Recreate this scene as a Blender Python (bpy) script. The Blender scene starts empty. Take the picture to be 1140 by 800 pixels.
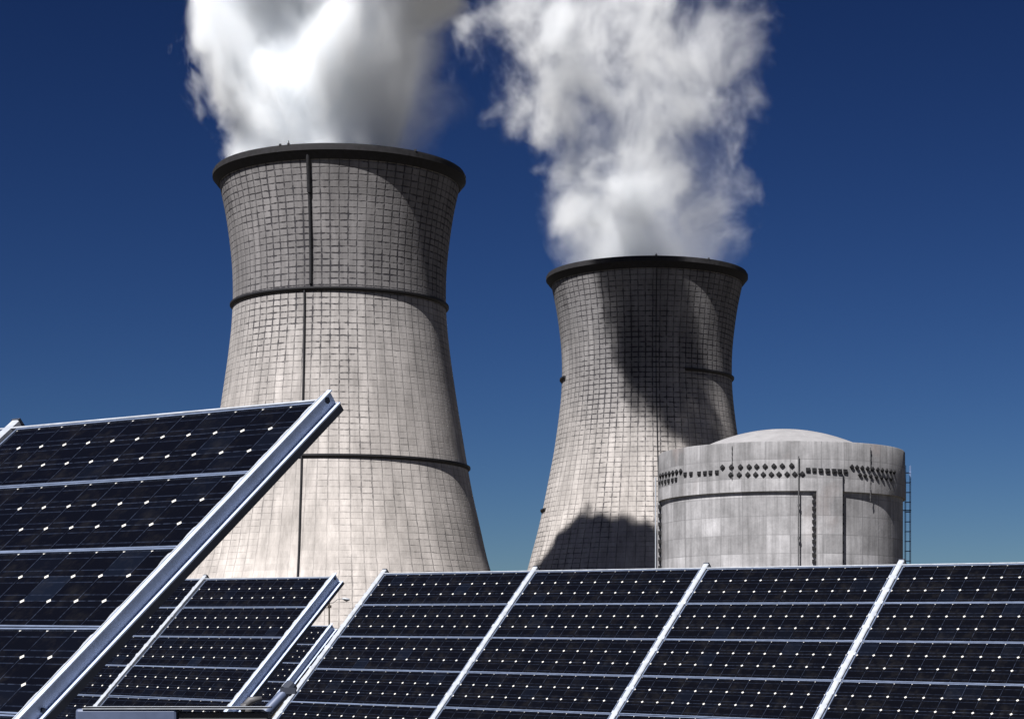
import bpy, math, random
from mathutils import Vector, Matrix
rnd = random.Random(7)
SC = bpy.context.scene
COL = SC.collection
EYE = 1.7
F = 2300.0                     # focal length in pixels of the 1140 px wide photograph

# ------------------------------------------------------------------ camera
cam_d = bpy.data.cameras.new('camera'); cam = bpy.data.objects.new('camera', cam_d); COL.objects.link(cam)
cam.location = (0, 0, EYE); cam.rotation_euler = (math.radians(90), 0, 0)
cam_d.sensor_width = 36; cam_d.lens = 36 * F / 1140; cam_d.shift_y = 350 / 1140
cam_d.clip_start = 0.1; cam_d.clip_end = 30000
SC.camera = cam

# ------------------------------------------------------------------ sky and sun
SUN_AZ_LEFT = 31.0             # degrees to the left of straight behind the camera
SUN_EL = 53.0
az, el = math.radians(SUN_AZ_LEFT), math.radians(SUN_EL)
SUN = Vector((-math.sin(az) * math.cos(el), -math.cos(az) * math.cos(el), math.sin(el)))
w = bpy.data.worlds.new('World'); SC.world = w; w.use_nodes = True
nt = w.node_tree; nt.nodes.clear()
out = nt.nodes.new('ShaderNodeOutputWorld'); bg = nt.nodes.new('ShaderNodeBackground')
sky = nt.nodes.new('ShaderNodeTexSky'); sky.sky_type = 'NISHITA'; sky.sun_disc = False
sky.sun_elevation = el; sky.sun_rotation = math.atan2(SUN.x, SUN.y)
sky.altitude = 900; sky.air_density = 1.0; sky.dust_density = 0.0; sky.ozone_density = 4.0
gm = nt.nodes.new('ShaderNodeGamma'); gm.inputs[1].default_value = 1.9
pol = nt.nodes.new('ShaderNodeMix'); pol.data_type = 'RGBA'; pol.blend_type = 'MULTIPLY'; pol.inputs[0].default_value = 1.0
pol.inputs[7].default_value = (0.050, 0.0520, 0.0625, 1)       # the deep sky of a polarised exposure
nt.links.new(sky.outputs[0], gm.inputs[0]); nt.links.new(gm.outputs[0], pol.inputs[6])
nt.links.new(pol.outputs[2], bg.inputs[0]); bg.inputs[1].default_value = 0.05
nt.links.new(bg.outputs[0], out.inputs[0])
sl = bpy.data.lights.new('sun', 'SUN'); sl.energy = 5.0; sl.angle = math.radians(0.53); sl.color = (1, 0.97, 0.94)
so = bpy.data.objects.new('sun', sl); COL.objects.link(so)
so.rotation_euler = SUN.to_track_quat('Z', 'Y').to_euler()
SC.view_settings.view_transform = 'Standard'; SC.view_settings.look = 'None'
SC.view_settings.exposure = 1.0; SC.view_settings.gamma = 1.0; SC.view_settings.use_curve_mapping = False
cy = SC.cycles
cy.use_denoising = True
cy.max_bounces = 24; cy.diffuse_bounces = 3; cy.glossy_bounces = 3; cy.volume_bounces = 20
cy.transparent_max_bounces = 8
cy.volume_step_rate = 1.0; cy.volume_max_steps = 256

# ------------------------------------------------------------------ helpers
class NT:
    def __init__(s, name):
        s.m = bpy.data.materials.new(name); s.m.use_nodes = True; s.t = s.m.node_tree; s.t.nodes.clear()
        s.out = s.t.nodes.new('ShaderNodeOutputMaterial')
    def n(s, typ, **kw):
        o = s.t.nodes.new(typ)
        for k, v in kw.items(): setattr(o, k, v)
        return o
    def set(s, sock, v):
        if hasattr(v, 'is_output') or isinstance(v, bpy.types.NodeSocket): s.t.links.new(v, sock)
        else: sock.default_value = v
    def math(s, op, a, b=0.0, c=0.0, clamp=False):
        o = s.n('ShaderNodeMath', operation=op); o.use_clamp = clamp
        s.set(o.inputs[0], a); s.set(o.inputs[1], b); s.set(o.inputs[2], c); return o.outputs[0]
    def mapr(s, v, a, b, c=0.0, d=1.0, smooth=False):
        o = s.n('ShaderNodeMapRange'); o.clamp = True
        if smooth: o.interpolation_type = 'SMOOTHSTEP'
        for i, x in enumerate((v, a, b, c, d)): s.set(o.inputs[i], x)
        return o.outputs[0]
    def noise(s, vec, scale, detail=3.0, rough=0.55, dist=0.0):
        o = s.n('ShaderNodeTexNoise'); s.set(o.inputs['Vector'], vec)
        o.inputs['Scale'].default_value = scale; o.inputs['Detail'].default_value = detail
        o.inputs['Roughness'].default_value = rough; o.inputs['Distortion'].default_value = dist
        return o.outputs['Fac']
    def vmul(s, v, xyz):
        o = s.n('ShaderNodeVectorMath', operation='MULTIPLY'); s.set(o.inputs[0], v); s.set(o.inputs[1], xyz); return o.outputs[0]
    def mix(s, f, a, b, typ='MIX'):
        o = s.n('ShaderNodeMix', data_type='RGBA', blend_type=typ)
        s.set(o.inputs[0], f); s.set(o.inputs[6], a if not isinstance(a, tuple) else (*a[:3], 1)); s.set(o.inputs[7], b if not isinstance(b, tuple) else (*b[:3], 1))
        return o.outputs[2]
    def grey(s, v):
        o = s.n('ShaderNodeCombineColor'); [s.set(o.inputs[i], v) for i in range(3)]; return o.outputs[0]
    def bsdf(s, col, rough=0.8, metal=0.0, spec=0.5, bump=None, bstr=0.3, bdist=0.05):
        b = s.n('ShaderNodeBsdfPrincipled')
        s.set(b.inputs['Base Color'], col if not isinstance(col, tuple) else (*col[:3], 1))
        s.set(b.inputs['Roughness'], rough); s.set(b.inputs['Metallic'], metal); s.set(b.inputs['Specular IOR Level'], spec)
        if bump is not None:
            bp = s.n('ShaderNodeBump'); bp.inputs['Strength'].default_value = bstr; bp.inputs['Distance'].default_value = bdist
            s.set(bp.inputs['Height'], bump); s.t.links.new(bp.outputs[0], b.inputs['Normal'])
        s.t.links.new(b.outputs[0], s.out.inputs['Surface']); return b

class MB:
    """collects faces, then links them as one mesh object"""
    def __init__(s): s.v = []; s.f = []; s.mi = []; s.uv = []; s.m = 0
    def face(s, idx, uv=None):
        s.f.append(idx); s.mi.append(s.m); s.uv.append(uv)
    def box(s, x0, x1, y0, y1, z0, z1, M=None):
        b = len(s.v)
        for x, y, z in ((x0,y0,z0),(x1,y0,z0),(x1,y1,z0),(x0,y1,z0),(x0,y0,z1),(x1,y0,z1),(x1,y1,z1),(x0,y1,z1)):
            p = Vector((x, y, z)); s.v.append(M @ p if M else p)
        for q in ((3,2,1,0),(4,5,6,7),(0,1,5,4),(1,2,6,5),(2,3,7,6),(3,0,4,7)): s.face([b + i for i in q])
    def tube(s, pts, r, n=10, caps=True):
        pts = [Vector(p) for p in pts]; rs = r if isinstance(r, (list, tuple)) else [r] * len(pts)
        b0 = len(s.v)
        for i, p in enumerate(pts):
            d = (pts[min(i + 1, len(pts) - 1)] - pts[max(i - 1, 0)]).normalized()
            a = d.orthogonal().normalized() if abs(d.z) > 0.95 else d.cross(Vector((0, 0, 1))).normalized()
            c = d.cross(a)
            for k in range(n):
                t = 2 * math.pi * k / n; s.v.append(p + (a * math.cos(t) + c * math.sin(t)) * rs[i])
        for i in range(len(pts) - 1):
            for k in range(n):
                a, c = b0 + i * n + k, b0 + i * n + (k + 1) % n
                s.face([a, c, c + n, a + n])
        if caps:
            s.face([b0 + k for k in range(n)][::-1]); s.face([b0 + (len(pts) - 1) * n + k for k in range(n)])
    def prism(s, prof, y0, y1, ny=1):
        """closed profile in (x, z) pushed along y"""
        b = len(s.v); n = len(prof)
        for j in range(ny + 1):
            y = y0 + (y1 - y0) * j / ny
            for x, z in prof: s.v.append(Vector((x, y, z)))
        for j in range(ny):
            for k in range(n):
                s.face([b + j*n + k, b + j*n + (k+1) % n, b + (j+1)*n + (k+1) % n, b + (j+1)*n + k])
        s.face([b + k for k in range(n)][::-1]); s.face([b + ny*n + k for k in range(n)])
    def lathe(s, prof, n=256, a0=0.0, a1=2*math.pi, closed_prof=False, uvs=(1, 1)):
        """profile of (r, z); angle 0 looks at the camera (-y), positive to the right"""
        full = abs(a1 - a0 - 2 * math.pi) < 1e-6; cols = n if full else n + 1; b = len(s.v); m = len(prof)
        for i in range(cols):
            t = a0 + (a1 - a0) * i / n
            for r, z in prof: s.v.append(Vector((r * math.sin(t), -r * math.cos(t), z)))
        mm = m if closed_prof else m - 1
        for i in range(n):
            i2 = (i + 1) % cols
            for j in range(mm):
                j2 = (j + 1) % m
                s.face([b + i*m + j, b + i2*m + j, b + i2*m + j2, b + i*m + j2],
                       [((a0 + (a1-a0)*(i+p)/n) * uvs[0], prof[q][1] * uvs[1]) for p, q in ((0, j), (1, j), (1, j2), (0, j2))])
        if closed_prof and not full:
            s.face([b + j for j in range(m)]); s.face([b + (cols - 1) * m + j for j in range(m)][::-1])
    def build(s, name, mats, parent=None, smooth=False, M=None, bevel=0, auto=None):
        me = bpy.data.meshes.new(name); me.from_pydata([tuple(v) for v in s.v], [], s.f)
        if not isinstance(mats, (list, tuple)): mats = [mats]
        for m in mats: me.materials.append(m)
        me.polygons.foreach_set('material_index', s.mi)
        if any(u is not None for u in s.uv):
            ul = me.uv_layers.new(name='UVMap'); k = 0
            for fc, u in zip(s.f, s.uv):
                for q in range(len(fc)):
                    ul.data[k].uv = u[q] if u else (0, 0); k += 1
        if smooth: me.polygons.foreach_set('use_smooth', [True] * len(me.polygons))
        me.update()
        if auto is not None:
            me.set_sharp_from_angle(angle=math.radians(auto))
        o = bpy.data.objects.new(name, me); COL.objects.link(o)
        if parent: o.parent = parent
        if M is not None: o.matrix_local = M
        if bevel:
            bv = o.modifiers.new('bevel', 'BEVEL'); bv.width = bevel; bv.segments = 2; bv.limit_method = 'ANGLE'
        return o

def tag(o, label=None, cat=None, group=None, kind=None):
    if label: o['label'] = label
    if cat: o['category'] = cat
    if group: o['group'] = group
    if kind: o['kind'] = kind
    return o
def empty(name, loc, label, cat, group=None):
    o = bpy.data.objects.new(name, None); COL.objects.link(o); o.location = loc; o.empty_display_size = 0.3
    return tag(o, label, cat, group)
def at(px, py, Y):
    """the world point seen at pixel (px, py) of the photograph, Y metres away"""
    return Vector(((px - 570) / F * Y, Y, (750 - py) / F * Y + EYE))

# ------------------------------------------------------------------ materials
def mat_plain(name, col, rough=0.6, metal=0.0, spec=0.5, var=0.15, scale=8.0, bump=0.2):
    s = NT(name); tc = s.n('ShaderNodeTexCoord').outputs['Object']
    f = s.noise(tc, scale, 5, 0.6)
    c = s.mix(s.mapr(f, 0.3, 0.7), tuple(x * (1 - var) for x in col), tuple(min(1, x * (1 + var)) for x in col))
    s.bsdf(c, s.mapr(f, 0.3, 0.7, rough * 0.85, min(1, rough * 1.15)), metal, spec, bump=f, bstr=bump, bdist=0.003)
    return s.m

def mat_shell(name, seed, soot):
    """concrete shell with dark formwork joints; uv = (joint number round, height in metres)"""
    s = NT(name)
    uv = s.n('ShaderNodeUVMap').outputs[0]; tc = s.n('ShaderNodeTexCoord').outputs['Object']
    sep = s.n('ShaderNodeSeparateXYZ'); s.set(sep.inputs[0], uv); u, v = sep.outputs[0], sep.outputs[1]
    wob = s.noise(s.vmul(tc, (1, 1, 1)), 0.28, 3)
    wob2 = s.noise(s.vmul(tc, (1, 1, 1)), 0.35 + seed * 0.01, 3)
    u2 = s.math('ADD', u, s.math('MULTIPLY', s.math('SUBTRACT', wob, 0.5), 0.20))
    row = s.math('ADD', s.math('DIVIDE', v, 1.6), s.math('MULTIPLY', s.math('SUBTRACT', wob2, 0.5), 0.22))
    du = s.math('PINGPONG', u2, 0.5); dv = s.math('PINGPONG', row, 0.5)      # distance to the joint
    # joint strength grows with height and varies in patches
    patch = s.noise(s.vmul(tc, (1, 1, 0.45)), 0.045, 4, 0.6)
    fine = s.noise(s.vmul(tc, (1, 1, 1)), 0.6, 4, 0.7)
    hgt = s.mapr(v, -20 if soot else 30, 100 if soot else 118, 0.0, 1.0)
    st = s.math('ADD', s.math('MULTIPLY', hgt, 0.80), s.mapr(patch, 0.36, 0.64, -0.22, 0.5))
    st = s.math('MULTIPLY', st, s.mapr(fine, 0.34, 0.62, 0.30, 1.25))
    st = s.math('MAXIMUM', st, 0.0)
    wu = s.math('ADD', 0.040, s.math('MULTIPLY', st, 0.075)); wv = s.math('ADD', 0.045, s.math('MULTIPLY', st, 0.11))
    lu = s.math('SUBTRACT', 1.0, s.mapr(du, s.math('MULTIPLY', wu, 0.45), wu, 0, 1))
    lv = s.math('SUBTRACT', 1.0, s.mapr(dv, s.math('MULTIPLY', wv, 0.45), wv, 0, 1))
    ju = s.math('MULTIPLY', lu, s.math('MULTIPLY_ADD', st, 0.75, 0.20, clamp=True))
    jv = s.math('MULTIPLY', lv, s.math('MULTIPLY_ADD', st, 0.88, 0.03, clamp=True))
    j = s.math('MAXIMUM', ju, jv)
    # each formwork square a little different
    cell = s.n('ShaderNodeCombineXYZ'); s.set(cell.inputs[0], s.math('FLOOR', s.math('ADD', u2, 0.0))); s.set(cell.inputs[1], s.math('FLOOR', row)); cell.inputs[2].default_value = seed
    wn = s.n('ShaderNodeTexWhiteNoise'); s.set(wn.inputs['Vector'], cell.outputs[0])
    lift = s.n('ShaderNodeTexWhiteNoise', noise_dimensions='1D'); s.set(lift.inputs['W'], s.math('ADD', s.math('FLOOR', row), seed))
    streak = s.noise(s.vmul(tc, (1, 1, 0.03)), 0.42, 6, 0.75)
    dirt = s.noise(s.vmul(tc, (1, 1, 0.3)), 0.10, 5, 0.65)
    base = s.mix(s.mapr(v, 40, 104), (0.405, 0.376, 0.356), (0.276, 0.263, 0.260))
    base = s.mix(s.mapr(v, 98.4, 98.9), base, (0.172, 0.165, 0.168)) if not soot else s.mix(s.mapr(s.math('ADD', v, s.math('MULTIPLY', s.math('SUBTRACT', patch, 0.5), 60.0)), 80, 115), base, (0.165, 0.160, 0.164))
    k = s.mapr(wn.outputs['Value'], 0, 1, 0.95, 1.04)
    k = s.math('MULTIPLY', k, s.mapr(lift.outputs['Value'], 0, 1, 0.95, 1.05))
    k = s.math('MULTIPLY', k, s.mapr(streak, 0.34, 0.64, 0.74, 1.12))
    k = s.math('MULTIPLY', k, s.mapr(dirt, 0.34, 0.66, 0.76, 1.10))
    c = s.mix(1.0, base, s.grey(k), 'MULTIPLY')
    c = s.mix(s.math('MULTIPLY', j, 0.93), c, (0.022, 0.021, 0.026))
    bh = s.math('ADD', s.math('MULTIPLY', j, -1.0), s.math('MULTIPLY', fine, 0.6))
    s.bsdf(c, 0.93, 0, 0.2, bump=bh, bstr=0.45, bdist=0.25)
    return s.m

def mat_containment(name, seed=0.0, tone=1.0):
    s = NT(name); uv = s.n('ShaderNodeUVMap').outputs[0]; tc = s.n('ShaderNodeTexCoord').outputs['Object']
    sep = s.n('ShaderNodeSeparateXYZ'); s.set(sep.inputs[0], uv); u, v = sep.outputs[0], sep.outputs[1]
    bandn = s.n('ShaderNodeTexWhiteNoise', noise_dimensions='1D'); s.set(bandn.inputs['W'], s.math('FLOOR', s.math('DIVIDE', v, 2.9)))
    cell = s.n('ShaderNodeCombineXYZ'); s.set(cell.inputs[0], s.math('FLOOR', s.math('MULTIPLY', u, 5.3))); s.set(cell.inputs[1], s.math('FLOOR', s.math('DIVIDE', v, 2.9))); cell.inputs[2].default_value = seed
    wn = s.n('ShaderNodeTexWhiteNoise'); s.set(wn.inputs['Vector'], cell.outputs[0])
    streak = s.noise(s.vmul(tc, (1, 1, 0.06)), 0.9, 5, 0.7)
    blot = s.noise(tc, 0.25, 6, 0.65); rust = s.noise(s.vmul(tc, (1, 1, 0.7)), 0.16, 3, 0.5)
    fine = s.noise(tc, 2.5, 4, 0.6)
    dv = s.math('PINGPONG', s.math('DIVIDE', v, 2.9), 0.5); jl = s.math('SUBTRACT', 1.0, s.mapr(dv, 0.012, 0.03))
    du = s.math('PINGPONG', s.math('MULTIPLY', u, 5.3), 0.5); jl2 = s.math('SUBTRACT', 1.0, s.mapr(du, 0.012, 0.03))
    k = s.mapr(bandn.outputs['Value'], 0, 1, 0.70, 1.20)
    k = s.math('MULTIPLY', k, s.mapr(wn.outputs['Value'], 0, 1, 0.80, 1.10))
    k = s.math('MULTIPLY', k, s.mapr(streak, 0.34, 0.64, 0.66, 1.10))
    k = s.math('MULTIPLY', k, s.mapr(blot, 0.34, 0.66, 0.72, 1.14))
    k = s.math('MULTIPLY', k, s.mapr(fine, 0.3, 0.7, 0.93, 1.06))
    c = s.mix(1.0, (0.325 * tone, 0.322 * tone, 0.335 * tone), s.grey(k), 'MULTIPLY')
    c = s.mix(s.mapr(rust, 0.60, 0.72, 0, 0.22), c, (0.20, 0.135, 0.115))
    c = s.mix(s.math('MULTIPLY', s.math('MAXIMUM', jl, jl2), s.mapr(blot, 0.35, 0.65, 0.1, 0.5)), c, (0.06, 0.06, 0.065))
    s.bsdf(c, 0.9, 0, 0.25, bump=fine, bstr=0.3, bdist=0.06)
    return s.m

def mat_cells(name='solar_glass', big=0.100):
    """12 x 3 pseudo-square cells under glass: uv counts cells; white backsheet diamonds where four cells meet"""
    s = NT(name); uv = s.n('ShaderNodeUVMap').outputs[0]
    sep = s.n('ShaderNodeSeparateXYZ'); s.set(sep.inputs[0], uv); u, v = sep.outputs[0], sep.outputs[1]
    du = s.math('PINGPONG', u, 0.5); dv = s.math('PINGPONG', v, 0.5)
    diag = s.math('ADD', du, dv)
    edge = s.math('GREATER_THAN', s.math('ABSOLUTE', s.math('SUBTRACT', v, 1.5)), 1.25)   # half diamonds tuck under the frame
    lim = s.math('MULTIPLY_ADD', edge, -big * 0.5, big)
    dia = s.math('SUBTRACT', 1.0, s.mapr(diag, lim, s.math('ADD', lim, 0.025)))
    gap = s.math('SUBTRACT', 1.0, s.mapr(s.math('MINIMUM', du, s.math('MULTIPLY', dv, 0.9)), 0.010, 0.018))
    # two ribbons per cell, running the long way of the module
    rb = s.math('ABSOLUTE', s.math('SUBTRACT', dv, 0.245)); rib = s.math('SUBTRACT', 1.0, s.mapr(rb, 0.014, 0.026))
    rib = s.math('MULTIPLY', rib, s.mapr(du, 0.05, 0.10))
    oi = s.n('ShaderNodeObjectInfo').outputs['Random']
    cell = s.n('ShaderNodeCombineXYZ'); s.set(cell.inputs[0], s.math('FLOOR', u)); s.set(cell.inputs[1], s.math('FLOOR', v)); s.set(cell.inputs[2], s.math('MULTIPLY', oi, 97.0))
    wn = s.n('ShaderNodeTexWhiteNoise'); s.set(wn.inputs['Vector'], cell.outputs[0])
    tc = s.n('ShaderNodeTexCoord').outputs['Object']
    dust = s.noise(tc, 9, 4, 0.7); dust2 = s.noise(tc, 60, 3, 0.6)
    cc = s.mix(s.math('POWER', wn.outputs['Value'], 24.0), (0.0022, 0.0024, 0.0038), (0.0042, 0.0060, 0.0115))
    c = s.mix(s.math('MULTIPLY', gap, s.mapr(dust2, 0.35, 0.6, 0.1, 0.75)), cc, (0.026, 0.034, 0.058))
    c = s.mix(s.math('MULTIPLY', rib, s.mapr(dust2, 0.35, 0.6, 0.25, 0.9)), c, (0.012, 0.016, 0.029))
    c = s.mix(s.mapr(dust, 0.5, 0.85, 0, 0.020), c, (0.35, 0.32, 0.28))
    c = s.mix(dia, c, (0.55, 0.54, 0.51))
    s.bsdf(c, s.mapr(dust, 0.3, 0.7, 0.09, 0.22), 0, 0.24)
    return s.m

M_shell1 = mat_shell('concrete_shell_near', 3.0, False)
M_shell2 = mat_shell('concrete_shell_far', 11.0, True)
M_lip = mat_plain('stained_lip', (0.016, 0.0155, 0.018), 0.85, 0, 0.3, 0.55, 0.9, 0.6)
M_dark = mat_plain('dark_steel', (0.014, 0.014, 0.017), 0.7, 0, 0.3, 0.3, 2.0)
M_cont = mat_containment('containment_concrete', 2.0, 1.0)
M_contU = mat_containment('containment_ring_concrete', 5.0, 0.95)
M_dome = mat_plain('dome_concrete', (0.215, 0.212, 0.22), 0.9, 0, 0.25, 0.12, 0.5)
M_anchor = mat_plain('anchor_steel', (0.011, 0.011, 0.013), 0.7, 0, 0.3, 0.3, 3.0)
M_cage = mat_plain('painted_cage', (0.13, 0.18, 0.32), 0.6, 0, 0.4, 0.2, 1.0)
M_cells = mat_cells(); M_cells_small = mat_cells('solar_glass_small_diamonds', 0.066)
M_alu = mat_plain('anodised_aluminium', (0.33, 0.355, 0.40), 0.5, 0.2, 0.5, 0.16, 22.0)
M_frame = mat_plain('module_frame', (0.13, 0.165, 0.25), 0.45, 0.3, 0.5, 0.15, 20.0)
M_galv = mat_plain('galvanised_steel', (0.40, 0.47, 0.62), 0.5, 0.08, 0.5, 0.12, 18.0)
M_box = mat_plain('painted_box_steel', (0.06, 0.08, 0.14), 0.5, 0.1, 0.5, 0.15, 6.0)
M_black = mat_plain('black_rubber', (0.022, 0.027, 0.042), 0.7, 0, 0.3, 0.2, 12.0)
M_post = mat_plain('painted_steel_post', (0.08, 0.08, 0.085), 0.6, 0.3, 0.4, 0.2, 5.0)
M_wood = mat_plain('weathered_pole', (0.05, 0.042, 0.036), 0.9, 0, 0.2, 0.3, 3.0)

def mat_ground():
    s = NT('dry_gravel_ground'); tc = s.n('ShaderNodeTexCoord').outputs['Object']
    a = s.noise(tc, 0.02, 6, 0.6); b = s.noise(tc, 3.0, 6, 0.7)
    c = s.mix(s.mapr(a, 0.35, 0.65), (0.060, 0.052, 0.040), (0.10, 0.085, 0.062))
    c = s.mix(s.mapr(b, 0.4, 0.7, 0, 0.5), c, (0.035, 0.035, 0.026))
    s.bsdf(c, 0.95, 0, 0.2, bump=b, bstr=0.5, bdist=0.04); return s.m

# ------------------------------------------------------------------ ground
g = MB(); N = 40; SZ = 12000.0
for i in range(N + 1):
    for j in range(N + 1):
        fx = (i / N * 2 - 1); fy = (j / N * 2 - 1)
        g.v.append(Vector((math.copysign(abs(fx) ** 3, fx) * SZ, math.copysign(abs(fy) ** 3, fy) * SZ, 0)))
for i in range(N):
    for j in range(N):
        a = i * (N + 1) + j; g.face([a, a + N + 1, a + N + 2, a + 1])
tag(g.build('ground', mat_ground()), kind='structure')

# ------------------------------------------------------------------ cooling towers
PROF = [(0, 49.6), (8, 46.9), (16, 44.2), (24, 41.4), (29, 39.85), (33, 38.75), (41, 36.95), (49, 35.15), (56.5, 33.75), (64, 32.5),
        (72, 31.2), (80, 30.0), (85, 29.3), (93, 28.4), (100, 28.05), (108, 28.2), (116, 29.0), (123, 30.05), (130.8, 31.7)]
def interp0(z):
    # smooth interpolation (Catmull-Rom) of the measured outline
    for i in range(len(PROF) - 1):
        if z <= PROF[i + 1][0]: break
    z0, r0 = PROF[i]; z1, r1 = PROF[i + 1]
    zm, rm = PROF[max(0, i - 1)]; zp, rp = PROF[min(len(PROF) - 1, i + 2)]
    t = (z - z0) / (z1 - z0); h = z1 - z0
    m0 = (r1 - rm) / (z1 - zm) * h; m1 = (rp - r0) / (zp - z0) * h
    return (2*t**3 - 3*t**2 + 1)*r0 + (t**3 - 2*t**2 + t)*m0 + (-2*t**3 + 3*t**2)*r1 + (t**3 - t**2)*m1
TOP = 130.8
def ring_profile(interp, z, hgt=1.0, proud=0.75):
    r = interp(z)
    return [(r - 0.4, z - hgt), (r + proud * 0.35, z - hgt), (r + proud, z - hgt * 0.45), (r + proud, z), (r - 0.4, z)]
def cooling_tower(X, Y, label, mat, rings, ladder, rods, flare=0.0):
    interp = lambda z: interp0(z) * (1 + flare * max(0.0, 1 - z / 75))
    t = empty('cooling_tower', (X, Y, 0), label, 'cooling tower', 'hyperbolic cooling towers')
    zs = [TOP * i / 110 for i in range(111)]
    outp = [(interp(z), z) for z in zs]; inp = [(interp(z) - 0.9, z) for z in reversed(zs)]
    m = MB(); m.lathe(outp + inp, 320, uvs=(80 / (2 * math.pi), 1), closed_prof=False)
    m.build('shell', mat, t, smooth=True, auto=40)
    rt = interp(TOP)
    m = MB(); m.lathe([(rt - 1.0, TOP - 0.3), (rt - 0.0, TOP - 0.9), (rt + 0.35, TOP - 0.5), (rt + 0.85, TOP + 0.1), (rt + 1.45, TOP + 1.0), (rt + 1.62, TOP + 1.05), (rt + 1.62, TOP + 2.05), (rt + 1.3, TOP + 2.1), (rt + 1.25, TOP + 2.7), (rt - 1.0, TOP + 2.7)], 320, closed_prof=True)
    m.build('rim', M_lip, t, smooth=True, auto=30)
    for z, a0, a1 in rings:
        m = MB(); a0, a1 = math.radians(a0), math.radians(a1)
        m.lathe(ring_profile(interp, z), max(8, int((a1 - a0) * 50)), a0, a1, True)
        m.build('ring_walkway', M_dark, t, smooth=False)
    for z0, z1, a0, a1, wd in ladder:
        m = MB(); pts = []
        for k in range(41):
            z = z0 + (z1 - z0) * k / 40; a = math.radians(a0 + (a1 - a0) * k / 40); r = interp(min(z, TOP)) + 0.45
            pts.append((r * math.sin(a), -r * math.cos(a), z))
        m.tube(pts, wd, 8)
        for k in range(0, 41):                      # stand-off hoops
            p = Vector(pts[k]); q = p * 1.0; n = Vector((p.x, p.y, 0)).normalized()
            m.tube([p - n * 0.5, p + n * 0.05], wd * 0.8, 6)
        m.build('ladder', M_dark, t)
    for a, h in rods:
        m = MB(); a = math.radians(a); r = rt + 1.2; p = Vector((r * math.sin(a), -r * math.cos(a), TOP + 2.6))
        m.tube([p, p + Vector((0, 0, h))], [0.16, 0.10], 6); m.box(p.x - 0.3, p.x + 0.3, p.y - 0.2, p.y + 0.2, p.z, p.z + 0.45)
        m.build('lightning_rod', M_dark, t)
    return t
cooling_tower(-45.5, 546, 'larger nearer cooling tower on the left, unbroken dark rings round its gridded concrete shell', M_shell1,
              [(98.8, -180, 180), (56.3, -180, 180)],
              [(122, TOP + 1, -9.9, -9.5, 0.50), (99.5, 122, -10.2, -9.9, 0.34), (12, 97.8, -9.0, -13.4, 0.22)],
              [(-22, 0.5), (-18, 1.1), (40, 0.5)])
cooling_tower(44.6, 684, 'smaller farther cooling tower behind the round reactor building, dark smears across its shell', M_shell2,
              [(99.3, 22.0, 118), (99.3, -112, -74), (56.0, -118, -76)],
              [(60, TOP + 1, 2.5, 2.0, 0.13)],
              [(1.5, 0.8), (33, 0.4)], flare=0.075)

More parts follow.
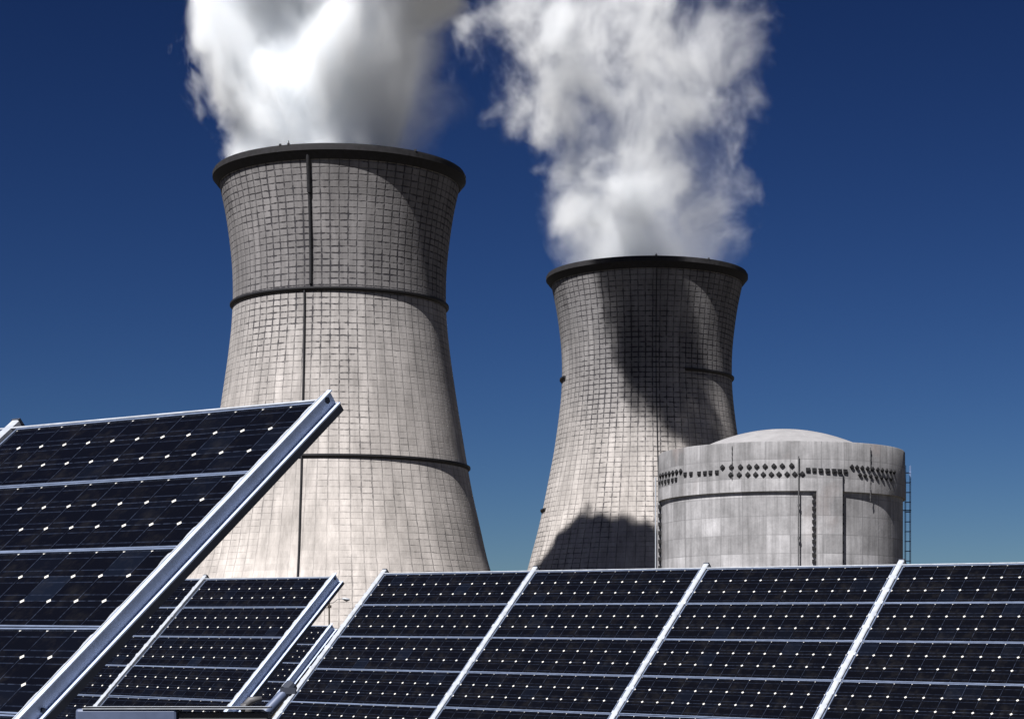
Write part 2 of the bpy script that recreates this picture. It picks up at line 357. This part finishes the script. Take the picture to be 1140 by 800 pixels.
# ------------------------------------------------------------------ steam
def mat_steam(name, prof, seed, dens, lean, ascale, lx0=-0.6, lx1=0.8, amps=(0.5, 1.5), thin=0.0, dist=0.5, cut=False, tint=(0.972, 0.986, 1.0), edge=0.75, contrast=(0.36, 0.62), g=-0.5, floor=0.05):
    """prof: list of (height, centre x, radius) in metres above the rim; density fades at the ragged edge"""
    s = NT(name); tc = s.n('ShaderNodeTexCoord').outputs['Object']
    sep = s.n('ShaderNodeSeparateXYZ'); s.set(sep.inputs[0], tc); x, y, z = sep.outputs
    zmax = prof[-1][0]
    def curve(vals, lo, hi):
        fc = s.n('ShaderNodeFloatCurve'); c = fc.mapping.curves[0]
        pts = [(p[0] / zmax, (v - lo) / (hi - lo)) for p, v in zip(prof, vals)]
        c.points[0].location = pts[0]; c.points[1].location = pts[-1]
        for p in pts[1:-1]: c.points.new(*p)
        fc.mapping.update(); s.set(fc.inputs['Value'], s.math('DIVIDE', z, zmax, clamp=True))
        return s.math('MULTIPLY_ADD', fc.outputs[0], hi - lo, lo)
    cx = curve([p[1] for p in prof], -40, 40); R = curve([p[2] for p in prof], 0, 80)
    ns = s.n('ShaderNodeTexNoise'); mp = s.n('ShaderNodeMapping'); s.set(mp.inputs[0], tc); mp.inputs['Location'].default_value = (seed, seed * 2.3, seed)
    mp.inputs['Scale'].default_value = (1, 1, 0.8)
    s.set(ns.inputs['Vector'], mp.outputs[0]); ns.inputs['Scale'].default_value = ascale; ns.inputs['Detail'].default_value = 7.0
    ns.inputs['Roughness'].default_value = 0.64; ns.inputs['Distortion'].default_value = dist
    n = ns.outputs['Fac']
    n = s.math('SUBTRACT', n, s.mapr(z, 28, 75, 0, thin)) if thin else n
    xx = s.math('SUBTRACT', x, cx)
    r = s.math('DIVIDE', s.math('SQRT', s.math('ADD', s.math('MULTIPLY', xx, xx), s.math('MULTIPLY', y, y))), R)
    # ragged only above the rim
    amp = s.mapr(z, 0, 25, *amps)
    rr = s.math('ADD', r, s.math('MULTIPLY', s.math('SUBTRACT', n, 0.5), s.math('MULTIPLY', amp, -1.3)))
    edgef = s.mapr(rr, 1.0, edge, 0, 1, True)
    inner = s.mapr(n, contrast[0], contrast[1], floor, 1.0, True)
    inner = s.math('MAXIMUM', inner, s.mapr(z, 22, 0, 0, 0.55))
    d = s.math('MULTIPLY', edgef, inner)
    d = s.math('MULTIPLY', d, s.mapr(s.math('DIVIDE', xx, R), lx0, lx1, 1.0, lean, True))
    d = s.math('MULTIPLY', d, s.mapr(z, zmax * 0.9, zmax, 1, 0))
    if cut:                                   # unseen top cut off along the sun's slant, shaping its shadow on the far shell
        x0 = s.math('MULTIPLY_ADD', y, -0.601, x); z0 = s.math('MULTIPLY_ADD', y, 1.548, z)
        e = s.math('ADD', z0, s.math('MULTIPLY', x0, 0.75)); e = s.math('ADD', e, s.math('MULTIPLY', s.math('MAXIMUM', s.math('SUBTRACT', 3.0, x0), 0.0), 0.7)); e = s.math('ADD', e, s.math('MULTIPLY', s.math('SUBTRACT', s.noise(tc, 0.075, 3, 0.55), 0.5), -48.0))
        d = s.math('MAXIMUM', d, s.math('MULTIPLY', edgef, s.mapr(z, 44, 54, 0, 1.3)))  # column thickened above the view so that shadow falls dark
        d = s.math('MULTIPLY', d, s.mapr(e, 91.0, 88.5, 0, 1, True))
    vol = s.n('ShaderNodeVolumePrincipled'); vol.inputs['Color'].default_value = (*tint, 1)
    vol.inputs['Anisotropy'].default_value = g; s.set(vol.inputs['Density'], s.math('MULTIPLY', d, dens))
    s.t.links.new(vol.outputs[0], s.out.inputs['Volume'])
    s.m.cycles.volume_sampling = 'MULTIPLE_IMPORTANCE'
    return s.m
def plume(name, loc, prof, mat, label):
    rows = []; n = 48
    m = MB()
    k = 26; zmax = prof[-1][0]
    def lerp(z, c):
        for a, b in zip(prof, prof[1:]):
            if z <= b[0]: t = (z - a[0]) / (b[0] - a[0]); return a[c] + (b[c] - a[c]) * t
        return prof[-1][c]
    for i in range(k + 1):
        z = zmax * i / k; cx = lerp(z, 1); R = lerp(z, 2) * (1.04 + 0.16 * min(1, z / 12))
        if i == k: R *= 0.7
        for q in range(n):
            a = 2 * math.pi * q / n
            rr = R * (1 + min(1, z / 15) * (0.05 * math.sin(3 * a + z * 0.11) + 0.035 * math.sin(7 * a - z * 0.23)))
            m.v.append(Vector((cx + rr * math.sin(a), -rr * math.cos(a), z)))
    for i in range(k):
        for q in range(n):
            a, b = i * n + q, i * n + (q + 1) % n; m.face([a, b, b + n, a + n])
    m.face([q for q in range(n)][::-1]); m.face([k * n + q for q in range(n)])
    o = m.build(name, mat, smooth=True); o.location = loc
    return tag(o, label, 'steam', 'steam plumes over the towers', 'stuff')
p1 = [(0, 0, 27.5), (10, -1.5, 30.5), (22, -3, 37), (34, -1, 38), (46, 1, 38), (60, 1, 44), (78, 0, 46), (96, -8, 40)]
plume('steam_plume', (-45.5, 546, 132.2), p1, mat_steam('steam_dense', p1, 4.0, 1.3, 0.035, 0.036, lx0=-0.02, lx1=0.58, cut=True, floor=0.30, edge=0.45), 'dense blown-out white steam rising from the nearer left cooling tower')
p2 = [(0, 0, 28), (10, 2, 31), (24, 1, 33), (40, 0, 35), (58, -6, 44), (76, -12, 52), (100, -14, 50)]
plume('steam_plume', (44.6, 684, 132.2), p2, mat_steam('steam_wispy', p2, 21.0, 0.24, 0.50, 0.040, thin=0.030, floor=0.018, contrast=(0.45, 0.70), amps=(0.5, 1.9), edge=0.3, dist=0.3), 'wispy torn white steam rising from the farther right cooling tower')

# steam added out of view above the plume, shaped to shade the far shell
def mat_shadow_steam():
    s = NT('shadow_steam'); tc = s.n('ShaderNodeTexCoord').outputs['Object']
    n = s.noise(tc, 0.13, 6, 0.6, 0.4); best = None
    for x, z, r in SHADOW_STEAM:
        dd = s.n('ShaderNodeVectorMath', operation='DISTANCE'); s.set(dd.inputs[0], tc); dd.inputs[1].default_value = (x, 0, z)
        q = s.math('SUBTRACT', 1.0, s.math('DIVIDE', dd.outputs['Value'], r)); best = q if best is None else s.math('MAXIMUM', best, q)
    v = s.math('ADD', best, s.math('MULTIPLY', s.math('SUBTRACT', n, 0.5), 4.6))
    vol = s.n('ShaderNodeVolumePrincipled'); vol.inputs['Color'].default_value = (1, 1, 1, 1); vol.inputs['Anisotropy'].default_value = -0.3
    s.set(vol.inputs['Density'], s.math('MULTIPLY', s.mapr(v, 0.0, 1.1, 0, 0.36), s.mapr(best, 0.0, 0.15, 0, 1))); s.t.links.new(vol.outputs[0], s.out.inputs['Volume']); return s.m
SHADOW_STEAM = [(19, 174, 16), (22, 163, 17), (23, 151, 16), (25, 138, 15), (30, 130, 13), (36, 125, 11), (42, 120, 8)]
m = MB(); m.tube([(a, 0, b) for a, b, r in [(16, 186, 5)] + SHADOW_STEAM + [(48, 113, 3)]], [5] + [r * 1.05 for a, b, r in SHADOW_STEAM] + [3], 32)
o = m.build('shadow_steam', mat_shadow_steam(), smooth=True); o.location = (-45.5, 546, 132.2)
tag(o, 'unseen steam added high above the left cooling tower to shade the farther one', 'steam', None, 'stuff')

# ------------------------------------------------------------------ reactor building
RX, RY = 44.0, 338.0
rb = empty('reactor_building', (RX, RY, 0), 'round grey concrete reactor building with a low dome and rows of dark anchor boxes', 'building')
E_ = EYE
ZT, ZL = 35.9 + E_, 28.2 + E_
m = MB(); m.lathe([(19.62, 0), (19.62, ZL + 0.1)], 192, uvs=(1, 1)); m.build('wall', M_cont, rb, smooth=True)
m = MB(); m.lathe([(19.0, ZL), (20.05, ZL), (20.1, ZL + 0.9), (20.0, ZT - 4.2), (19.95, ZT - 0.15), (19.85, ZT), (15.0, ZT + 0.05)], 192, uvs=(1, 1)); m.build('ring_girder', M_contU, rb, smooth=True, auto=35)
dp = []
for k in range(25):
    r = 16.2 * (1 - k / 24); dp.append((max(r, 0.001), 39.9 + E_ - 2.15 * (r / 11) ** 2 ))
m = MB(); m.lathe(dp, 128); m.build('dome', M_dome, rb, smooth=True)
def cyl(a, r, z): return Vector((r * math.sin(a), -r * math.cos(a), z))
def px_to_cyl(px, py, R):
    """angle and height on the drum of radius R for a pixel"""
    a = 0.0
    for _ in range(30):
        Y = RY - R * math.cos(a); X = (px - 570) / F * Y - RX
        a = math.asin(max(-0.999, min(0.999, X / R)))
    Y = RY - R * math.cos(a); return a, (750 - py) / F * Y + E_
def anchor(px, py, sz, diamond, R=20.0):
    if 909 < px < 937: R = 20.56
    a, z = px_to_cyl(px, py, R)
    m = MB(); h = sz / 2
    rot = Matrix.Rotation(math.radians(45), 4, 'Y') if diamond else Matrix.Identity(4)
    m.box(-h, h, -0.22, 0.25, -h, h, rot); m.box(-h * .6, h * .6, -0.30, -0.222, -h * .6, h * .6, rot)
    M = Matrix.Translation(cyl(a, R, z)) @ Matrix.Rotation(a, 4, 'Z')
    return m.build('tendon_anchor', M_anchor, rb, M=M)
z5 = lambda x, y: (710 + x / 3.5625, 460 + y / 3.5625)
for i, x in enumerate((337, 372, 408, 442, 472, 505, 540, 573, 610)): anchor(*z5(x, 213 - i * 0.9), 0.60, True)
for i, x in enumerate((370, 403, 437, 468, 498, 530, 560, 592, 622, 652)): anchor(*z5(x, 243 - i * 0.4), 0.62, True)
for i, x in enumerate((190, 213, 245, 268, 290, 315)): anchor(*z5(x, 241 - i * 1.6), 0.62, False)
for i, x in enumerate((675, 700, 725, 752, 778, 800, 822)): anchor(*z5(x, 224 + i * 1.0), 0.66, False)
for i, x in enumerate((848, 868, 889, 910, 930, 950, 968, 985, 1001, 1015)): anchor(*z5(x, 212 + i * 2.3), 0.56, True)
for i, x in enumerate((880, 900, 922, 944, 965, 984, 1002)): anchor(*z5(x, 244 + i * 2.6), 0.56, True)
for i, x in enumerate((92, 102, 114, 127, 141, 156, 172)): anchor(*z5(x, 248 - i * 3.1), 0.60, True)
for i, x in enumerate((90, 100, 112, 125, 140, 154)): anchor(*z5(x, 276 - i * 3.0), 0.60, False)
def buttress(a0, a1, r0, r1, z0, z1, name='buttress', mat=None):
    m = MB(); m.lathe([(r0, z0), (r1, z0), (r1, z1), (r0, z1)], 12, math.radians(a0), math.radians(a1), True)
    return m.build(name, mat or M_cont, rb)
a0, _ = px_to_cyl(909, 560, 20.0); a1, _ = px_to_cyl(936, 560, 20.0); a0, a1 = math.degrees(a0), math.degrees(a1)
buttress(a0, a1, 19.2, 20.55, 0, ZL + 3.3)
# tooth-like anchors down both sides of the buttress, in groups of one object each kept as single parts
def anchor_column(aD, rr, zt, n, step, sz):
    for k in range(n):
        m = MB(); m.box(-sz * .5, sz * .5, -0.22, 0.5, -sz * .5, sz * .5); a = math.radians(aD)
        m.build('side_anchor', M_anchor, rb, M=Matrix.Translation(cyl(a, rr, zt - k * step)) @ Matrix.Rotation(a, 4, 'Z'))
anchor_column(a0 - 1.0, 19.75, ZL - 0.6, 17, 1.02, 0.5)
anchor_column(a1 + 1.0, 19.75, ZL - 0.6, 12, 1.45, 0.36)
anchor_column(-88, 19.9, ZL - 0.9, 12, 1.42, 0.62)
buttress(-96, -89.5, 19.2, 20.2, 0, ZL - 0.1)
# pipes
def pipe(px, y0, y1, R, rad, name, mat, off=0.12):
    a, _ = px_to_cyl(px, y0, R); m = MB()
    m.tube([cyl(a, R + off, y0), cyl(a, R + off, y1)], rad, 8)
    for k in range(7): z = y0 + (y1 - y0) * (k + .5) / 7; m.tube([cyl(a, R + off, z - .18), cyl(a, R + off, z + .18)], rad * 1.7, 8)
    return m.build(name, mat, rb)
pipe(889, 0, ZT - 2.4, 20.12, 0.10, 'down_pipe', M_post)
pipe(815, ZT - 5.9, ZT - 0.5, 20.1, 0.05, 'joint_strip', M_post, 0.0)
pipe(969, ZT - 9, ZT - 0.6, 20.1, 0.05, 'joint_strip', M_post, 0.0)
m = MB(); m.tube([cyl(math.radians(-90), 20.5, 0), cyl(math.radians(-90), 20.5, ZL + 4)], 0.11, 8); m.build('corner_pipe', M_alu, rb)
# the caged ladder up the right side
m = MB(); cxL = 20.0
for dx, dy in ((0.35, -0.4), (0.35, 0.4), (1.15, -0.4), (1.15, 0.4)):
    m.tube([(cxL + dx, dy, 0), (cxL + dx, dy, ZT - 1.8)], 0.05, 6)
m.build('cage_rails', M_cage, rb)
m = MB(); z = 1.0
while z < ZT - 2:
    for dy in (-0.4, 0.4): m.tube([(cxL + .35, dy, z), (cxL + 1.15, dy, z)], 0.06, 5); m.tube([(cxL + .35, dy, z), (cxL + 1.15, dy, z)], 0.035, 5)
    m.tube([(cxL + 1.15, -.5, z), (cxL + 1.15, .5, z)], 0.06, 5); m.tube([(cxL + .35, -.5, z), (cxL + .35, .5, z)], 0.06, 5); z += 1.6
m.build('cage_hoops', M_cage, rb)
for z in (ZL - 1.5, ZL - 10.5, ZL - 16, ZL - 20):
    m = MB(); m.box(cxL - 1.4, cxL + 1.25, -.45, .45, z, z + .12); m.build('cage_platform', M_dark, rb)

# ------------------------------------------------------------------ solar arrays
LP, SP = 1.27, 0.2974
AZ, SL = math.radians(50.893), math.radians(1.0615)
def frame(tilt):
    a, e, t = AZ, SL, math.radians(tilt)
    R = Vector((-math.sin(a) * math.cos(e), math.cos(a) * math.cos(e), math.sin(e)))
    Nh = Vector((math.cos(a), math.sin(a), 0)); V = Vector((math.sin(a) * math.sin(e), -math.cos(a) * math.sin(e), math.cos(e)))
    U = Nh * math.cos(t) + V * math.sin(t); n = R.cross(-U)
    return Matrix(((R.x, -U.x, n.x, 0), (R.y, -U.y, n.y, 0), (R.z, -U.z, n.z, 0), (0, 0, 0, 1)))
# one module: frame with the cell sheet as its own child; local x along the row, y down the slope, z out of the glass
MW, MH = 1.222, SP - 0.003
fr = MB(); fw = 0.0052
fr.box(0, MW, 0, fw, -0.035, 0); fr.box(0, MW, MH - fw, MH, -0.035, 0)
fr.box(0, fw, fw, MH - fw, -0.035, 0); fr.box(MW - fw, MW, fw, MH - fw, -0.035, 0)
fr.box(fw, MW - fw, fw, MH - fw, -0.030, -0.024)
mod0 = fr.build('module', M_frame)
gl = MB(); b = 4
gl.v = [Vector(p) for p in ((fw, fw, -0.004), (MW - fw, fw, -0.004), (MW - fw, MH - fw, -0.004), (fw, MH - fw, -0.004),
                            (fw, fw, -0.008), (MW - fw, fw, -0.008), (MW - fw, MH - fw, -0.008), (fw, MH - fw, -0.008))]
gl.face([0, 1, 2, 3], [(0, 0), (12, 0), (12, 3), (0, 3)])
gl.face([7, 6, 5, 4]); gl.face([0, 4, 5, 1]); gl.face([1, 5, 6, 2]); gl.face([2, 6, 7, 3]); gl.face([3, 7, 4, 0])
glass0 = gl.build('cell_sheet', M_cells, mod0)
gl_small = glass0.data.copy(); gl_small.materials[0] = M_cells_small
used = [False]
def place_module(parent, M, small=False):
    if not used[0]:
        used[0] = True; m, c = mod0, glass0
    else:
        m = mod0.copy(); c = glass0.copy(); COL.objects.link(m); COL.objects.link(c); c.parent = m
    m.parent = parent; m.matrix_local = M
    if small: c.data = gl_small
    return m
def rail_mesh(length, wd, z0, z1, ext, seed, bump=0.0):
    r = random.Random(seed); m = MB()
    m.prism([(-wd/2, z0), (-wd/2, z1 - .004), (-wd/2 + .004, z1), (wd/2 - .004, z1), (wd/2, z1 - .004), (wd/2, z0)][::-1], -ext, length, 1)
    y = SP / 2 - .06
    while y < length:                                   # clips that hold the module corners
        for sg in (-1, 1):
            o = r.uniform(.000, .006)
            x = sg * (wd / 2 + .002); yy = y + r.uniform(-.01, .01); m.box(min(0, x + sg * o), max(0, x + sg * o), yy, yy + .022, z0 + .004, z1 - .0015)
        y += SP / 3
    return m
def solar_array(anchor_pt, tilt, cols, rows, rails, label, end_beam=True, bh=0.041, flange=0.015, strips=True, seed=1, first=0, fat=1.0, small=True, beamrows=None):
    M3 = frame(tilt); A = Vector(anchor_pt)
    base = Vector((A.x, A.y, 0))
    root = empty('solar_array', base, label, 'solar panels', 'solar arrays in rows')
    def L(x, y, z=0): return Matrix.Translation(A - base) @ M3 @ Matrix.Translation((x, y, z))
    r = random.Random(seed)
    for c in range(first, cols):
        for k in range(rows):
            w_ = Matrix.Rotation(r.uniform(-.003, .003), 4, 'Y') @ Matrix.Rotation(r.uniform(-.003, .003), 4, 'X')
            place_module(root, L(c * LP + (0.013 if not end_beam else -0.004), k * SP + 0.002, -.001) @ w_, small)
    ln = rows * SP
    for i, c in enumerate(rails):
        x = c * LP - (.012 if c > first or not end_beam else -.005)
        m = rail_mesh(ln + .03, .031 * fat, -.03, .007, .035, seed * 10 + i)
        m.build('rail', M_alu, root, M=L(x, 0), bevel=0)
        m = MB(); m.box(-.018, .018, -.043, -.0355, -.028, .008); m.build('rail_cap', M_black, root, M=L(x, 0))
    if strips:
        x0 = first * LP
        m = MB(); m.prism([(x0 - .004, 0), (cols * LP, 0), (cols * LP, .011), (x0 - .004, .011)], -0.005, 0.0015)
        m.build('top_strip', M_alu, root, M=L(0, 0, -.008))
    if end_beam:
        t = .003; ft, fb = flange * .8, flange * 1.25; zt = .009; zb = zt - bh
        xw = first * LP - .0065
        prof = [(xw + .003, zt), (xw - ft, zt), (xw - ft, zt - t), (xw - t, zt - t), (xw - t, zb + t), (xw - fb, zb + t), (xw - fb, zb), (xw, zb), (xw, zt - t), (xw + .003, zt - t)]
        lb = (beamrows if beamrows else rows) * SP + .1
        m = MB(); m.prism(prof, -.034, lb, 1); m.build('end_beam', M_galv, root, M=L(0, 0))
        m = MB(); m.prism([(xw - .001, zb - .0006), (xw - fb - .001, zb - .0006), (xw - fb - .001, zb - .0196), (xw - .001, zb - .0176)], -.031, lb, 1)
        m.build('under_rail', M_black, root, M=L(0, 0))
        # bright clips along the module edge
        rr_ = random.Random(seed + 5); m = MB(); y = -.01; ed = [(xw + .0035, -.01)]
        while y < ln:
            o = rr_.uniform(.001, .006); ed += [(xw + .007, y), (xw + .007, y + .045), (xw + .007 + o, y + .052), (xw + .007 + o, y + .078)]; y += SP / 3
        ed += [(xw + .007, y), (xw + .0035, y)]; nE = len(ed)
        for zz in (.0008, zt + .0015): m.v += [Vector((a_, b_, zz)) for a_, b_ in ed]
        for k in range(nE): m.face([k, (k + 1) % nE, nE + (k + 1) % nE, nE + k])
        m.face(list(range(nE))[::-1]); m.face([nE + k for k in range(nE)])
        m.build('edge_strip', M_alu, root, M=L(0, 0))
        m = MB(); seg = 16; c0 = L(0, 0)
        m.tube([(xw - t - .0015, -.012, (zt + zb) / 2 + .004), (xw - t + .0015, -.012, (zt + zb) / 2 + .004)], .0085, 14)
        m.build('bolt_hole', M_black, root, M=c0)
        y = 1.15
        while bh < .05 and y < 1.6:                              # bolt heads in the shade at the foot of the web
            m = MB(); m.tube([(xw - t, y, zb + .009), (xw - t - .006, y, zb + .009)], .006, 6)
            m.build('bolt', M_black, root, M=c0); y += .05
    # legs down to the ground
    dn = -M3.col[2].to_3d()
    for c in (first + .9, cols - .12):
        for y in (ln * .9,):
            p = (L(c * LP, y, -.07)).to_translation(); m = MB()
            m.tube([p, (p.x, p.y, -base.z - .05)], .03, 8); m.build('leg', M_galv, root)
    for y in (ln * .18, ln * .9):
        m = MB(); m.box(first * LP + .30, cols * LP - .03, y - .025, y + .025, -.09, -.04); m.build('purlin', M_galv, root, M=L(0, 0))
    return root, L
front, LF = solar_array((0.12035, 12.812, 0.63723 + E_), 44.203, 1, 7, [1, 0, -1, -2, -3, -4], 'long solar array across the lower right, wide module columns between white rails', end_beam=False, first=-4, seed=3, fat=1.12)
big, LB = solar_array((-0.47970, 5.17896, 0.68418 + E_), 40.389, 2, 6, [1], small=False, label='nearest solar array filling the lower left corner, thick bright channel on its right edge', seed=4)
midr, LM = solar_array((-1.20237, 13.7468, 0.64494 + E_), 43.01, 3, 6, [1, 2], 'small solar array between the nearest one and the long row, channel on its right edge', seed=5, bh=.075, flange=.03)
farr, LFa = solar_array((-2.00311, 22.6594, 0.52852 + E_), 43.206, 2, 7, [1], 'farthest solar array, a dim sliver low in the gap left of the long row', seed=6, bh=.085, flange=.035)

# ------------------------------------------------------------------ small things
# galvanised steel box beam low in front of the mid array
sb = empty('steel_beam', (at(190, 790, 9.0).x, 9.0, 0), 'pale galvanised box beam low at the bottom edge in front of the small array', 'steel beam')
p0, p1_ = at(88, 788, 9.0), at(200, 790, 9.0)
o = Vector((sb.location.x, 9.0, 0))
m = MB(); m.box(p0.x - o.x, p1_.x - o.x, -.08, .10, p0.z - .16, p0.z); m.build('end_box', M_box, sb, bevel=.012)
p2_ = at(300, 791, 9.0)
m = MB(); m.box(p1_.x - o.x + .001, p2_.x - o.x, -.06, .10, p2_.z - .15, p2_.z - .004); m.build('dark_box', M_post, sb, bevel=.006)
m = MB(); m.box(p0.x - o.x + .03, p2_.x - o.x, -.085, -.081, p0.z - .002, p0.z + .008); m.box(p0.x - o.x + .03, p2_.x - o.x, -.085, .10, p0.z + .002, p0.z + .008); m.build('edge_flange', M_alu, sb)
for xx in (p0.x - o.x + .1, p2_.x - o.x - .1):
    m = MB(); m.tube([(xx, .03, 0), (xx, .03, p0.z - .14)], .035, 10); m.build('leg', M_galv, sb)
# clamp and pipe beside the long row
pc = at(312, 776, 11.3); pb = empty('pipe_clamp', (pc.x, pc.y, 0), 'short steel pipe in a dark clamp at the lower left end of the long row', 'pipe clamp')
zc = pc.z; m = MB()
m.tube([(-.075, -.05, zc - .085), (.035, .03, zc + .04)], .030, 14); m.build('pipe', M_box, pb, smooth=True, auto=40)
m = MB(); m.tube([(.028, .025, zc + .033), (.06, .05, zc + .07)], .036, 12); m.box(.0, .085, -.01, .035, zc + .02, zc + .055); m.build('clamp', M_black, pb)
m = MB(); m.tube([(-.21, 0, zc - .07), (-.16, -.01, zc - .015), (-.10, 0, zc - .005)], [.022, .024, .014], 10); m.tube([(-.17, .02, zc - .12), (-.19, .0, zc - .03)], .03, 8); m.build('elbow', M_post, pb, smooth=True)
m = MB(); m.tube([(-.08, 0, zc - .09), (-.08, 0, 0)], .03, 10); m.build('post', M_galv, pb)

# street lamp in front of the left tower
LD = 330.0; lp = at(366.5, 669, LD)
lt = empty('street_lamp', (lp.x, LD, 0), 'street lamp on a wooden pole with one long curved arm against the left tower', 'street lamp')
m = MB(); m.tube([(0, 0, 0), (0, 0, lp.z + .3)], [.16, .12], 10); m.build('pole', M_wood, lt, smooth=True, auto=40)
m = MB(); m.tube([(0, 0, lp.z - .35), (.6, 0, lp.z - .25), (1.3, 0, lp.z + .3), (2.1, 0, lp.z + .42)], .045, 8); m.build('arm', M_post, lt, smooth=True)
m = MB(); m.tube([(2.0, 0, lp.z + .40), (2.4, 0, lp.z + .44), (3.1, 0, lp.z + .30), (3.3, 0, lp.z + .22)], [.08, .2, .19, .06], 10); m.build('lamp_head', M_alu, lt, smooth=True)
m = MB(); m.tube([(2.3, 0, lp.z + .27), (2.75, 0, lp.z + .12), (3.15, 0, lp.z + .15)], [.08, .17, .06], 10); m.build('lamp_lens', M_dark, lt, smooth=True)
m = MB(); m.tube([(0, 0, lp.z + .15), (-.35, 0, lp.z + .3), (-.55, 0, lp.z + .38)], .05, 6); m.build('pole_bracket', M_post, lt)
m = MB(); m.box(-1.5, .35, -.06, .06, lp.z - 1.05, lp.z - .95); m.box(-.25, .35, -.2, .2, lp.z - .95, lp.z - .6); m.build('crossarm', M_wood, lt)

# dark knob on a post behind the long row
kp = at(1103, 625.3, 20.0)
kn = empty('fence_post', (kp.x, 20, 0), 'dark rounded post top peeking over the long row at the far right', 'post')
m = MB(); m.tube([(0, 0, 0), (0, 0, kp.z - .03)], .018, 10); m.build('post', M_post, kn)
m = MB(); m.tube([(0, 0, kp.z - .035), (0, 0, kp.z - .02), (0, 0, kp.z - .005), (0, 0, kp.z)], [.024, .024, .014, .004], 12); m.build('cap', M_black, kn, smooth=True)
